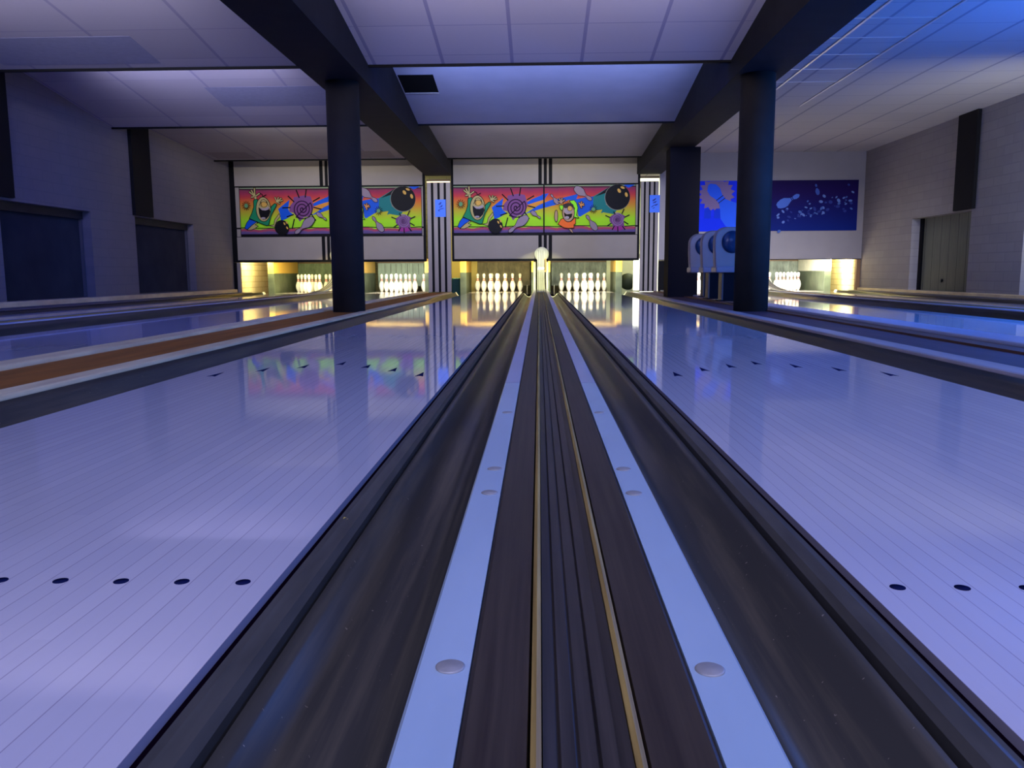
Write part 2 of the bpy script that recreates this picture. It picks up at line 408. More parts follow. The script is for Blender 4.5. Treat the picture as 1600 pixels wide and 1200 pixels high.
# gutters: profile runs from the lane edge outwards
def make_gutter(zend, sgn, width):
    w = width
    t = thing('ball_gutter', (0, 0, 0), 'x', 'gutter', 'ball gutters')
    G1 = 16.45
    MB().extr([(sgn * a, z) for a, z in [(0, -.012), (.010, -.012), (.010, -.05), (0, -.05)]], L0, 18.0, SLIT).build('dark_joint', t)
    MB().extr([(sgn * a, z) for a, z in [(.010, -.007), (.021, -.005), (.038, -.010), (.046, -.018), (.046, -.06), (.010, -.06)]], L0, G1, MOLD).build('edge_molding', t)
    MB().extr([(sgn * a, z) for a, z in [(.046, -.036), (.053, -.036), (.053, -.06), (.046, -.06)]], L0, G1, PIT).build('slit', t)
    prof = []
    n = 14
    for i in range(n + 1):
        u = i / n; a = .052 + (w - .052) * u
        if u < .45: z = -.026 - .062 * math.sin(PI / 2 * u / .45)
        else: z = -.088 + (zend + .088 - .004) * ((u - .45) / .55) ** 2.2
        prof.append((a, z))
    under = [(a, z - .006) for a, z in reversed(prof)]
    MB().extr([(sgn * a, z) for a, z in prof + under], L0, G1, GUT, smooth=True, segs=4).build('channel', t)
    MB().extr([(sgn * a, z + .006) for a, z in prof] + [(sgn * a, z - .012) for a, z in reversed(prof)], G1 - .12, G1 + .01, POST, smooth=True).build('end_rim', t)
    return t
G = {}
def put_gutter(x, sgn, zend, width, label):
    key = (sgn, zend, width)
    if key not in G:
        G[key] = make_gutter(zend, sgn, width); o = G[key]; o.location = (x, 0, 0)
    else: o = dup(G[key], loc=(x, 0, 0))
    o['label'] = label
for k, x, d in LANEDEF:
    for sgn in (-1, 1):
        inner = (k[1] == 'L') == (sgn > 0)
        side = 'right' if sgn > 0 else 'left'
        lb = 'dark gutter on the %s side of %s' % (side, d)
        if inner: put_gutter(x + sgn * .527, sgn, .056, .235, lb)
        elif k == '2R': put_gutter(x + sgn * .527, sgn, .02, .15, lb)
        elif k == '3L': put_gutter(x + sgn * .527, sgn, .02, .191, lb)
        elif k[0] == '1': put_gutter(x + sgn * .527, sgn, .012, .262, lb)
        else: put_gutter(x + sgn * .527, sgn, .03, .235, lb)

# raised divisions between the two lanes of a pair
def make_division(x, label):
    t = thing('ball_return_capping', (x, 0, 0), label, 'lane divider', 'raised track cappings')
    Z = .06; Y0, Y1 = L0, 16.3
    MB().box((-.137, Y0, -.28), (.137, Y1, .03), PIT).build('core', t)
    for s in (-1, 1):
        a = MB().extr([(s * .141, .028), (s * .139, Z - .003), (s * .136, Z), (s * .093, Z), (s * .093, .028)], Y0, 2.48, PALE).build('pale_strip', t)
        a['label'] = 'pale blue laminate strip, near length'
        for y in (.659, 1.218, 1.372, 1.941):
            MB().lathe([(.0125, 0), (.0125, .0012), (.011, .002), (0, .0022)], STEEL, seg=24).build('bolt', a, loc=(s * .110, y, Z - .0002))
        a = MB().extr([(s * .141, .028), (s * .139, Z - .003), (s * .136, Z), (s * .093, Z), (s * .093, .028)], 2.484, Y1, PALE2).build('pale_strip', t)
        a['label'] = 'greyer laminate strip, far length'
        MB().extr([(s * .092, .028), (s * .092, Z - .002), (s * .088, Z + .001), (s * .043, Z - .003), (s * .041, .028)], Y0, Y1, BROWN).build('brown_board', t)
        MB().extr([(s * .0405, .028), (s * .0405, Z - .003), (s * .0363, Z + .0015), (s * .0325, Z - .002), (s * .0318, .028)], Y0, Y1, TAN).build('tan_strip', t)
    b = MB().extr([(-.0315, .028), (-.0315, Z - .002), (-.022, Z - .006), (-.02, Z - .009), (-.0185, Z - .006), (-.008, Z - .008), (-.006, Z - .010), (-.0045, Z - .008),
                   (.0075, Z - .008), (.009, Z - .011), (.0105, Z - .008), (.022, Z - .006), (.0315, Z - .002), (.0315, .028)], Y0, Y1, TROUGH)
    b.build('track_board', t)
    return t
d0 = make_division(0, 'raised central capping with two pale blue strips, nearest the viewer')
c = dup(d0, loc=(PAIRX['left'], 0, 0)); c['label'] = 'raised dark capping with blue strips between the two leftmost lanes'
c = dup(d0, loc=(PAIRX['right'], 0, 0)); c['label'] = 'raised dark capping with blue strips between the two rightmost lanes'

# ball lift hoods at the far end of each capping
def make_hood(x, label):
    t = thing('ball_lift_rail', (x, 0, 0), label, 'ball lift', 'ball lift rails')
    def curve(off):
        pts = []
        for i in range(15):
            a = PI / 2 * i / 14
            pts.append((13.95 + 1.68 * math.sin(a), .074 + .42 * (1 - math.cos(a))))
        pts.append((15.63, .80))
        return pts
    top = curve(0); 
    vs = []; fs = []
    for i, (y, z) in enumerate(top):
        j = max(0, i - 1); k = min(len(top) - 1, i + 1)
        ty, tz = top[k][0] - top[j][0], top[k][1] - top[j][1]; l = math.hypot(ty, tz) or 1
        th = .011 + .039 * min(1, i / 6); ny, nz = tz / l * th, -ty / l * th
        if i == 0: ny, nz = 0, -.01
        vs += [(-.068, y, z), (.068, y, z), (.068, y + ny, z + nz), (-.068, y + ny, z + nz)]
    for i in range(len(top) - 1):
        for q in range(4): fs.append((4 * i + q, 4 * i + (q + 1) % 4, 4 * i + 4 + (q + 1) % 4, 4 * i + 4 + q))
    fs += [(0, 1, 2, 3), tuple(4 * len(top) - 4 + q for q in (3, 2, 1, 0))]
    MB().add(vs, fs, HOOD, False).build('curved_rail', t, bevel=.004)
    for xx in (-.04, 0, .035):
        vs2 = []; fs2 = []
        for i, (y, z) in enumerate(top):
            vs2 += [(xx - .004, y - .005, z + .004), (xx + .004, y - .005, z + .004), (xx + .004, y + .004, z - .004), (xx - .004, y + .004, z - .004)]
        for i in range(len(top) - 1):
            for q in range(4): fs2.append((4 * i + q, 4 * i + (q + 1) % 4, 4 * i + 4 + (q + 1) % 4, 4 * i + 4 + q))
        fs2 += [(0, 1, 2, 3), tuple(4 * len(top) - 4 + q for q in (3, 2, 1, 0))]
        MB().add(vs2, fs2, MOLD).build('groove', t)
    b = MB().lathe([(0, -.05), (.128, -.05), (.134, -.04), (.134, .04), (.128, .05), (0, .05)], HOOD, seg=40)
    o = b.build('round_cap', t, loc=(.014, 15.71, .735)); o.rotation_euler = (PI / 2, 0, 0)
    MB().box((.062, 15.60, .40), (.105, 15.68, .65), GOLD).build('yellow_bracket', t)
    MB().box((.066, 15.59, .44), (.078, 15.60, .63), BLACK).build('bracket_slot', t)
    for s in (-1, 1):
        MB().box((s * .125 - .022, 16.48, -.1), (s * .125 + .022, 16.56, .60), POST).build('side_post', t)
    return t
h0 = make_hood(0, 'cream curved ball lift rail with round top, at the end of the central capping')
c = dup(h0, loc=(PAIRX['left'], 0, 0)); c['label'] = 'yellowish curved ball lift rail half hidden by the left column'
c = dup(h0, loc=(PAIRX['right'], 0, 0)); c['label'] = 'ball lift rail hidden behind the right column between the rightmost lanes'

# dividers between the pairs
t = thing('lane_divider', (-2.0, 0, 0), 'orange-brown lane divider with two cream ledges under the left column', 'lane divider', 'flat lane dividers')
def ledge(x0, x1, z, m, t, nm='ledge', ox=0):
    r = .012; s = 1 if x1 > x0 else -1
    p = [(x0, -.3), (x0, z - r), (x0 + s * r * .3, z - r * .3), (x0 + s * r, z), (x1 - s * r, z), (x1 - s * r * .3, z - r * .3), (x1, z - r), (x1, -.3)]
    return MB().extr([(a - ox, b) for a, b in p], L0, 15.75, m).build(nm, t)
ledge(-1.80, -1.692, .024, CREAM, t, 'cream_ledge', -2.0)
ledge(-2.30, -2.155, .037, CREAM, t, 'cream_ledge', -2.0)
MB().box((-.155, L0, -.28), (.20, 15.75, .018), TANFLOOR).build('floor_board', t)
t = thing('lane_divider', (2.1, 0, 0), 'dull purple lane divider with pale ledges under the right column and seats', 'lane divider', 'flat lane dividers')
ledge(1.82, 1.692, .024, CREAMR, t, 'pale_ledge', 2.1)
ledge(2.26, 2.50, .050, PALE2, t, 'pale_ledge', 2.1)
MB().box((1.82 - 2.1, L0, -.28), (2.13 - 2.1, 15.75, .018), DARKFLOOR).build('floor_board', t)
MB().box((2.13 - 2.1, L0, -.28), (2.26 - 2.1, 15.75, .03), mat('brown_riser', (.13, .05, .028, 1), .5, noise=.25, nscale=4, stretch=(3, .6, 1))).build('brown_riser', t)
SIDE = mat('wall_ledge_grey', (.12, .105, .12, 1), .45, noise=.15, nscale=4)
t = thing('wall_ledge', (-5.75, 0, 0), 'low dark ledge with a pale edge along the foot of the left wall', 'ledge')
ledge(WL + .004, -5.562, .04, SIDE, t, 'ledge_board', -5.75); ledge(WL + .004, -5.85, .10, CREAM, t, 'pale_edge', -5.75)
t = thing('wall_ledge', (5.9, 0, 0), 'low dark ledge with pale edge along the foot of the right wall', 'ledge')
ledge(WR - .004, 5.782, .04, SIDE, t, 'ledge_board', 5.9); ledge(WR - .004, 5.95, .085, CREAM, t, 'pale_edge', 5.9)

# ------------------------------------------------------------ pins
IN = .0254
prof = [(0, 1.0), (.75, 1.414), (2.25, 1.953), (3.375, 2.255), (4.5, 2.383), (5.875, 2.28), (7.25, 1.85), (8.0, 1.53), (8.625, 1.236), (9.0, 1.09), (9.375, .982), (10, .898), (10.875, .935), (11.75, 1.047), (12.625, 1.203), (13.5, 1.274), (14.1, 1.16), (14.6, .85), (14.88, .5), (15, 0)]
pin0 = MB().lathe([(r * IN, z * IN) for z, r in prof], PINW, seg=20).build('bowling_pin')
bb = MB()
MB().lathe([(.0290, 8.80 * IN), (.0256, 9.45 * IN)], PINR, seg=20).build('neck_stripe', pin0)
MB().lathe([(.0243, 10.0 * IN), (.0246, 10.65 * IN)], PINR, seg=20).build('neck_stripe', pin0)
MB().lathe([(.0016, 0), (.0016, .75)], CORD, seg=6).build('cord', pin0, loc=(0, 0, .379))
for ch in pin0.children:
    if ch.name.startswith('neck'): ch.scale = (1.03, 1.03, 1)
ROWS = [('front point pin', 0, 0, 3), ('left pin of the second row', -.152, 1, 3), ('right pin of the second row', .152, 1, 3),
        ('left pin of the third row', -.305, 2, 3), ('middle pin of the third row', 0, 2, 3), ('right pin of the third row', .305, 2, 3),
        ('leftmost pin of the back row', -.457, 3, 3), ('second back-row pin from left', -.152, 3, 3), ('third back-row pin from left', .152, 3, 3), ('rightmost pin of the back row', .457, 3, 3)]
SHORT = {'2L': 'the leftmost lane', '2R': 'the lane right of the left column', '1L': 'the lane left of the central rail', '1R': 'the lane right of the central rail',
         '3L': 'the lane behind the right column', '3R': 'the lane by the right wall'}
used = False
for k, x, d in LANEDEF:
    for nm, dx, row, _ in ROWS:
        p = dup(pin0) if used else pin0
        used = True
        p.location = (x + dx, 17.0 + .264 * row, 0)
        tag(p, 'white ' + nm + ', on ' + SHORT[k], 'bowling pin', 'bowling pins on ' + SHORT[k])

# ------------------------------------------------------------ pits and masks
struct('floor', MB().box((WL, 18.1, -.3), (WR, 19.6, -.12), PIT))
CK = {'2L': 'green', '2R': 'pale', '1L': 'gold', '1R': 'grey', '3L': 'grey', '3R': 'grey'}
CN = {'2L': 'dark green', '2R': 'pale green-grey', '1L': 'olive brown', '1R': 'mottled grey-green', '3L': 'grey-green', '3R': 'dark grey-green'}
for k, x, d in LANEDEF:
    t = thing('pit_curtain', (x, 18.45, 0), CN[k] + ' pit curtain hanging behind the pins of ' + SHORT[k], 'curtain', 'pit curtains')
    MB().box((-.66, 0, .10), (.66, .04, .615), CURT[CK[k]]).build('curtain_sheet', t)
    MB().box((-.69, .0, .615), (.69, .06, .645), mat('curtain_rail_brown', (.10, .05, .02, 1), .5)).build('top_rail', t)
    for s in (-1, 1): MB().box((s * .60 - .008, -.012, -.1), (s * .60 + .008, -.002, .12), POST).build('hanger_strap', t)
    if k == '2R':
        for q in range(9): MB().box((-.5 + q * .125 - .004, -.008, .36), (-.5 + q * .125 + .004, -.002, .60), CORD).build('hanging_cord', t)
    t = thing('pinsetter_bar', (x, 16.5, .64), 'bright yellow crossbar above the pins of ' + SHORT[k], 'crossbar', 'yellow crossbars')
    MB().box((-.62, 0, -.020), (.62, .04, .02), GOLD).build('bar', t)
    MB().box((-.62, .05, .02), (.62, 1.9, .05), mat('dull_yellow_plate', (.25, .16, .05, 1), .6)).build('deck_plate', t)
    inner = 1 if k[1] == 'L' else -1
    UP = POST if k[0] == '3' else GOLD  # pale on the right pair: glare on yellow boards put into the colour
    for s in (-1, 1):
        w = .735 if s == inner else (.655 if k[0] == '1' or k in ('2L', '3R') else .71)
        t = thing('kickback_board', (x + s * w, 16.60, -.1), 'green %s side board of the pin deck on %s' % ('left' if s < 0 else 'right', SHORT[k]), 'side board', 'pin deck side boards')
        MB().box((-.022, 0, 0), (.022, 1.8, .50), GREENB).build('lower_board', t)
        MB().box((-.023, 0, .50), (.023, 1.8, .78), UP).build('upper_board', t)
        if s == inner: continue
        MB().box((-.062, -.03, 0), (.062, 0, .50), GREENB).build('end_cap', t)
        MB().box((-.062, -.03, .50), (.062, 0, .73), UP).build('end_cap', t)
# round dark things and ledge scraps seen beside the decks
tag(MB().lathe([(0, -.02), (.17, -.02), (.17, .02), (0, .02)], mat('dark_green_wheel', (.05, .07, .03, 1), .6), seg=32).build('machine_wheel', loc=(1.80, 17.2, .20)), 'dark green round machine wheel right of the near right lane pins', 'wheel').rotation_euler = (PI / 2, 0, 0)
tag(MB().box((-1.86, 17.2, -.1), (-1.68, 17.5, .29), mat('teal_machine_box', (.01, .13, .10, 1), .5)).build('machine_box', bevel=.03), 'teal machine casing beside the near left lane pins', 'machine casing')
struct('wall_partition', MB().box((-2.02, 18.3, -.3), (-1.4, 18.36, 2.2), mat('ochre_partition', (.42, .33, .10, 1), .6)))
struct('wall_partition', MB().box((1.45, 18.3, -.3), (2.3, 18.36, 2.2), mat('pale_partition', (.45, .48, .33, 1), .6)))
WHITE = mat('white_painted_board', (.85, .85, .78, 1), .5)
TUBEM = mat('fluorescent_tube_glow', (1, 1, .92, 1), .5, emit=((1.0, 1.0, .82, 1), 5))
t = thing('fluorescent_lamp', (1.885, 16.4, .05), 'glaring white upright fluorescent lamp beside the right striped panel', 'lamp')
MB().box((-.055, 0, 0), (.055, .02, .60), TUBEM).build('diffuser', t); MB().box((-.06, .02, -.02), (.06, .07, .62), WHITE).build('lamp_housing', t)

def slab(b, x0, x1, z0, z1, y=MASKY, m=PANEL, d=.012): b.box((x0, y - d, z0), (x1, y, z1), m); return b
def mask_unit(x0, x1, label):
    cx = (x0 + x1) / 2; W = x1 - x0
    t = thing('masking_unit', (cx, MASKY, .61), label, 'masking unit', 'grey masking units')
    def P(nm, a, b_, z0, z1): slab(MB(), a, b_, z0 - .61, z1 - .61, 0).build(nm, t)
    MB().box((-W / 2, 0, 0), (W / 2, .04, 2.0), BLACK).build('black_backing', t)
    e = .045
    cx0 = -4.06 if x0 < -5 else cx
    ex = .1 if x0 < -5 else e
    for s in (-1, 1):
        a, b_ = sorted((s * .13 + cx0 - cx, s * (W / 2 - (ex if s < 0 else e))))
        P('upper_panel', a, b_, 2.045, 2.60)
        P('lower_panel', a, b_, .655, 1.09)
    for q in (-1, 1):
        a = q * .047 + cx0 - cx
        P('centre_slat', a - .018, a + .018, 2.045, 2.60); P('centre_slat', a - .018, a + .018, .655, 1.09)
    return t, cx
t, cx = mask_unit(-5.925, -2.19, 'grey masking unit with black trim over the two left lanes')
for a, b_ in ((-5.82, -5.748), (-2.255, -2.232)):
    slab(MB(), a - cx, b_ - cx, .66, 1.41, 0).build('side_slat', t); slab(MB(), a - cx, b_ - cx, .49, .63, 0).build('side_slat', t)
t, cx = mask_unit(-1.695, 1.86, 'grey masking unit with black trim over the two middle lanes')
slab(MB(), 1.785 - cx, 1.818 - cx, .66, 1.41, 0).build('side_slat', t); slab(MB(), 1.785 - cx, 1.818 - cx, .49, .63, 0).build('side_slat', t)
SLATG = mat('corner_grey', (.26, .22, .20, 1), .6)
# right unit: plain
t = thing('masking_unit', (4.16, MASKY, .61), 'plain grey-lilac masking unit over the two right lanes', 'masking unit', 'grey masking units')
PANELR = mat('mask_panel_lilac', (.34, .315, .31, 1), .55, noise=.04, nscale=3)
MB().box((-1.935, 0, .012), (1.855, .04, 1.975), PANELR).build('plain_panel', t)
MB().box((-1.935, -.004, 0), (1.855, .04, .012), BLACK).build('bottom_trim', t)
tag(MB().box((-5.925, 15.802, -.11), (-5.862, 15.86, .608), BLACK).build('corner_post'), 'black upright board by the left wall under the masking', 'post')
tag(MB().box((-5.86, 15.81, -.11), (-5.80, 15.86, .608), SLATG).build('corner_post'), 'grey upright board beside the lit brick under the left masking', 'post')
tag(MB().box((WR - .075, 15.82, .02), (WR - .005, 15.9, .62), mat('brown_post', (.30, .17, .07, 1), .5)).build('corner_post'), 'narrow brown upright board beside the right wall under the masking', 'post')

# striped panels
SL = mat('stripe_slat_grey', (.31, .27, .235, 1), .55, noise=.05, nscale=3)
GLOW = mat('warm_gap_glow', (1, .9, .6, 1), .5, emit=((1, .78, .38, 1), 1.6))  # emission stands in for light leaking round the striped panels
GLOW2 = mat('pale_gap_glow', (1, 1, .8, 1), .5, emit=((1, .98, .62, 1), 1.3))
def striped(x0, x1, ztop, label, right=False):
    t = thing('striped_panel', ((x0 + x1) / 2, MASKY, .03), label, 'striped panel', 'black and grey striped panels')
    W = x1 - x0
    MB().box((-W / 2, 0, 0), (W / 2, .03, ztop - .03), BLACK).build('black_backing', t)
    u = W / 480.
    for a, b_ in ((0, 78), (130, 212), (262, 342), (392, 478)):
        MB().box((-W / 2 + a * u, -.012, .002), (-W / 2 + b_ * u, 0, ztop - .035), SL).build('grey_slat', t)
    return t
striped(-2.15, -1.71, 2.085, 'black and grey striped panel between the left and middle masking units')
t = striped(1.875, 2.205, 2.075, 'black and grey striped panel right of the middle masking unit', True)
MB().box((.19, .03, 0), (.33, .05, .575), BLACK).build('black_filler', t)
t = thing('gap_glow', (-1.93, 15.86, 2.10), 'dim golden line of leaking light above the left striped panel', 'lamp')  # emissive strip imitates light leaking through the gap above the panel
MB().box((-.23, -.03, -.014), (.21, 0, .010), GLOW).build('glow_strip', t); MB().box((-.23, 0, -.016), (.21, .02, .05), mat('dark_gold', (.10, .06, .01, 1), .5)).build('glow_back', t)
t = thing('gap_glow', (2.04, 15.86, 2.115), 'pale yellow line of leaking light above the right striped panel', 'lamp')  # glowing strip drawn for the light that leaks over this panel
MB().box((-.20, -.03, -.035), (.18, 0, .02), GLOW2).build('glow_strip', t); MB().box((-.20, 0, -.035), (.18, .02, .06), MATS['dark_gold']).build('glow_back', t)
t = thing('edge_glow', (2.218, 15.82, .03), 'thin pale line of light down the right edge of the striped panel', 'lamp')  # light leaking past the panel edge and foot, made as emissive strips
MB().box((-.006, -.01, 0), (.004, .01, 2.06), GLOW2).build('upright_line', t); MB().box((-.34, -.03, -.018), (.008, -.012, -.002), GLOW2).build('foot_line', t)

# paper notices with scribbled lines
PAPER = mat('blue_notice_paper', (.06, .22, 1.0, 1), .6)
PINK = mat('notice_ink', (.004, .02, .30, 1), .6)
def strokes(b, pts, w, y, m, z=None):
    for (x0, z0), (x1, z1) in zip(pts[:-1], pts[1:]):
        dx, dz = x1 - x0, z1 - z0; l = math.hypot(dx, dz) or 1; nx, nz = -dz / l * w / 2, dx / l * w / 2
        ex, ez = dx / l * w * .35, dz / l * w * .35
        q = [(x0 + nx - ex, z0 + nz - ez), (x1 + nx + ex, z1 + nz + ez), (x1 - nx + ex, z1 - nz + ez), (x0 - nx - ex, z0 - nz - ez)]
        b.add([(x, y, z) for x, z in q], [(0, 1, 2, 3)], m)
def notice(x0, x1, z0, z1, label, seed):
    t = thing('paper_notice', ((x0 + x1) / 2, MASKY - .02, z0), label, 'paper notice', 'blue notices on the striped panels')
    W = (x1 - x0) / 2; H = z1 - z0
    MB().box((-W, 0, 0), (W, .002, H), PAPER).build('sheet', t)
    b = MB()
    for pts in seed: strokes(b, [(-W + 2 * W * u, H * (1 - v)) for u, v in pts], .012, -.0015, PINK)
    b.build('handwriting', t)
notice(-2.0, -1.8, 1.446, 1.768, 'blue paper notice with handwriting on the left striped panel',
       [[(.35, .28), (.45, .20), (.58, .17), (.5, .25), (.42, .3)], [(.4, .45), (.55, .40), (.68, .33), (.6, .42)], [(.3, .62), (.45, .56), (.6, .53), (.78, .51)], [(.3, .64), (.42, .66)]])
notice(2.038, 2.247 - .02, 1.5, 1.82, 'blue paper notice with slanted handwriting on the right striped panel',
       [[(.3, .30), (.45, .25), (.6, .2), (.5, .28), (.33, .34)], [(.33, .46), (.5, .40), (.66, .36), (.5, .44)], [(.2, .68), (.4, .60), (.6, .56), (.78, .52), (.6, .60)], [(.35, .76), (.48, .72)]])

# ------------------------------------------------------------ murals
MU = {}
def mc(n, r, g, b):
    if n not in MU: MU[n] = mat('mural_' + n, (r, g, b, 1), .5)
    return MU[n]
SKIN = mc('skin', .44, .36, .14); SKIN2 = mc('rose_skin', .42, .26, .17); GRN = mc('green', .01, .22, .09); BLU = mc('blue', .005, .085, .55)
BK = mc('black', .003, .003, .004); GRY = mc('grey', .26, .20, .25); TEETH = mc('teeth', .34, .28, .32); PUR = mc('purple', .18, .06, .19); DPUR = mc('dark_purple', .02, .004, .03)
ORG = mc('orange', .78, .14, .02); LIM = mc('lime', .26, .80, .02); TEAL = mc('teal', .01, .17, .16); YEL = mc('yellow', .62, .36, .07); MAG = mc('magenta', .30, .03, .22)
def mural_bg():
    n = NB('mural_rainbow', rough=.6, spec=.1)
    wob = n.noise(n.vec(n.M('MULTIPLY', n.x, 2.2), 0.0, n.M('MULTIPLY', n.z, .6)), 2.0, 3)
    v = n.M('ADD', n.M('DIVIDE', n.z, .915), n.M('MULTIPLY', n.M('SUBTRACT', wob, .5), .10))
    c = n.ramp(v, [(0, (.07, .05, .16, 1)), (.09, (.12, .08, .22, 1)), (.12, (.36, .06, .10, 1)), (.155, (.40, .06, .10, 1)), (.16, (.30, .66, .02, 1)), (.32, (.34, .70, .02, 1)), (.46, (.46, .48, .03, 1)),
                   (.60, (.56, .26, .03, 1)), (.72, (.60, .13, .03, 1)), (.80, (.50, .05, .05, 1)), (.90, (.30, .03, .08, 1)), (1, (.10, .05, .08, 1))])
    n.color(c); return n.m
RAIN = mural_bg()
LYR = .0008
class Mural:
    """artwork drawn in millimetre-thin layers on one flat board; (u, v) are pixels of the board's own drawing grid"""
    def __init__(s, t, fx, fz): s.t = t; s.fx = fx; s.fz = fz; s.layer = 1
    def P(s, p): return (s.fx(p[0]), s.fz(p[1]))
    def poly(s, b, pts, m):
        y = -s.layer * LYR; s.layer += 1
        q = [s.P(p) for p in pts]
        bm_v = [(x, y, z) for x, z in q]
        b.add(bm_v, [tuple(range(len(q)))], m)
    def line(s, b, pts, w, m=None):
        y = -s.layer * LYR; s.layer += 1
        k = abs(s.fx(1) - s.fx(0))
        strokes(b, [s.P(p) for p in pts], w * k, y, m or BK)
    def shape(s, b, pts, m, w=9):
        s.poly(b, pts, m); s.line(b, pts + [pts[0]], w)
    def ell(s, b, c, rx, ry, m, w=9, rot=0, n=24):
        ca, sa = math.cos(rot), math.sin(rot)
        pts = [(c[0] + rx * math.cos(a) * ca - ry * math.sin(a) * sa, c[1] + rx * math.cos(a) * sa + ry * math.sin(a) * ca) for a in [2 * PI * i / n for i in range(n)]]
        s.poly(b, pts, m)
        if w: s.line(b, pts + [pts[0]], w)
    def pin(s, nm, base, tip, m=None, w=8, fat=1.0, out=True):
        b = MB(); L = math.hypot(tip[0] - base[0], tip[1] - base[1]); dx, dy = (tip[0] - base[0]) / L, (tip[1] - base[1]) / L
        pr = [(0, .07), (.08, .13), (.25, .175), (.4, .165), (.52, .10), (.62, .055), (.72, .055), (.83, .085), (.93, .075), (1, .02)]
        l = [(base[0] + dx * a * L - dy * r * L * fat, base[1] + dy * a * L + dx * r * L * fat) for a, r in pr]
        r_ = [(base[0] + dx * a * L + dy * r * L * fat, base[1] + dy * a * L - dx * r * L * fat) for a, r in reversed(pr)]
        s.poly(b, l + r_, m or GRY)
        if out: s.line(b, l + r_ + [l[0]], w)
        for a in (.64, .70):
            c = (base[0] + dx * a * L, base[1] + dy * a * L); s.line(b, [(c[0] - dy * .055 * L * fat, c[1] + dx * .055 * L * fat), (c[0] + dy * .055 * L * fat, c[1] - dx * .055 * L * fat)], w * .9, mc('pin_band', .25, .03, .05) if out else mc('navy_band', .004, .01, .12))
        return b.build(nm, s.t)
    def hand(s, b, palm, tips, m, w=26):
        s.line(b, [palm, palm], w * 1.2)
        for t in tips: s.line(b, [palm, t], w + 12)
        s.ell(b, palm, w * .95, w * .95, m, 5, n=12)
        for t in tips: s.line(b, [palm, t], w * .75, m)
def spiral(c, r, turns, n=60, squash=1.05):
    return [(c[0] + r * (i / n) ** .85 * math.cos(-turns * 2 * PI * i / n), c[1] + squash * r * (i / n) ** .85 * math.sin(-turns * 2 * PI * i / n)) for i in range(n + 1)]
def draw_left(M):
    b = MB(); M.poly(b, [(700, 475), (900, 320), (870, 470), (890, 520), (960, 570), (820, 645), (740, 670), (730, 560)], BLU); b.build('blue_streak', M.t); b = MB()
    M.poly(b, [(1270, 400), (1400, 335), (1600, 255), (1600, 350), (1480, 380), (1290, 440)], BLU)
    M.poly(b, [(1480, 380), (1600, 350), (1600, 400), (1380, 480), (1300, 500), (1290, 440)], mc('amber', .62, .25, .03))
    M.poly(b, [(1210, 600), (1300, 560), (1480, 450), (1600, 395), (1600, 480), (1400, 545)], BLU); b.build('blue_streak', M.t)
    # spiral sun
    b = MB(); M.poly(b, [(900, 430), (960, 360), (970, 280), (1060, 265), (1150, 250), (1260, 270), (1290, 360), (1310, 430), (1280, 520), (1220, 600), (1130, 620), (1060, 690), (1020, 620), (960, 540), (890, 520)], PUR)
    M.line(b, spiral((1115, 480), 170, 3.1) + [(1000, 610), (1065, 640)], 17, DPUR)
    for p, q in (((780, 455), (905, 452)), ((880, 262), (975, 355)), ((1022, 165), (1065, 285)), ((1190, 158), (1170, 280)), ((1410, 290), (1300, 350)), ((1430, 482), (1310, 452)), ((1330, 665), (1260, 560)), ((1165, 665), (1160, 630)), ((930, 800), (970, 650)), ((850, 605), (960, 570))):
        M.line(b, [p, q], 20)
    b.build('spiral_sun', M.t)
    # laughing figure
    b = MB()
    M.shape(b, [(210, 640), (300, 665), (335, 690), (250, 740), (160, 815), (120, 790), (160, 700)], BLU)
    M.shape(b, [(160, 822), (250, 742), (330, 690), (350, 705), (300, 735), (355, 760), (290, 800), (230, 825)], SKIN)
    M.shape(b, [(720, 550), (735, 600), (690, 650), (660, 700), (640, 780), (545, 750), (620, 735), (640, 650)], SKIN)
    M.hand(b, (325, 265), [(235, 190), (270, 165), (320, 130), (400, 215), (265, 275)], SKIN)
    M.shape(b, [(310, 260), (350, 262), (355, 315), (315, 318)], SKIN, 6)
    M.hand(b, (695, 350), [(665, 285), (722, 285), (770, 300), (790, 335), (740, 385)], SKIN, 22)
    M.shape(b, [(310, 320), (365, 310), (378, 335), (345, 410), (340, 480), (580, 480), (600, 430), (655, 385), (690, 395), (680, 430), (600, 560), (575, 620), (540, 745), (500, 752), (350, 690), (215, 630), (265, 540), (300, 440), (300, 350)], GRN, 11)
    M.ell(b, (462, 480), 125, 205, SKIN, 11)
    M.line(b, [(420, 215), (455, 235), (460, 270)], 12); M.line(b, [(460, 270), (520, 240)], 14)
    M.shape(b, [(385, 450), (430, 490), (500, 505), (560, 465), (575, 520), (550, 590), (500, 640), (450, 650), (410, 610), (390, 540)], BK)
    M.poly(b, [(395, 450), (470, 470), (560, 435), (555, 480), (500, 500), (440, 495)], TEETH); M.ell(b, (455, 628), 40, 16, TEETH, 0)
    M.ell(b, (475, 400), 58, 44, YEL, 7)
    M.line(b, [(415, 370), (440, 325), (480, 315), (525, 345), (535, 375)], 8); M.line(b, [(395, 420), (430, 350), (440, 430)], 7); M.line(b, [(515, 350), (545, 400), (570, 440)], 7)
    b.build('laughing_figure_in_green', M.t)
    b = MB(); M.ell(b, (765, 785), 122, 122, BK, 4)
    for c in ((812, 722), (852, 702), (856, 792)): M.ell(b, c, 13, 26, YEL, 0, -.5, 12)
    b.build('bowling_ball_drawing', M.t)
    M.pin('pin_drawing', (1310, 630), (985, 890)); M.pin('pin_drawing', (1365, 545), (1525, 665), w=7)
    b = MB()
    for i in range(12):
        a = 2 * PI * i / 12; M.line(b, [(182 + 30 * math.cos(a), 420 + 34 * math.sin(a)), (182 + 72 * math.cos(a), 420 + 78 * math.sin(a))], 9)
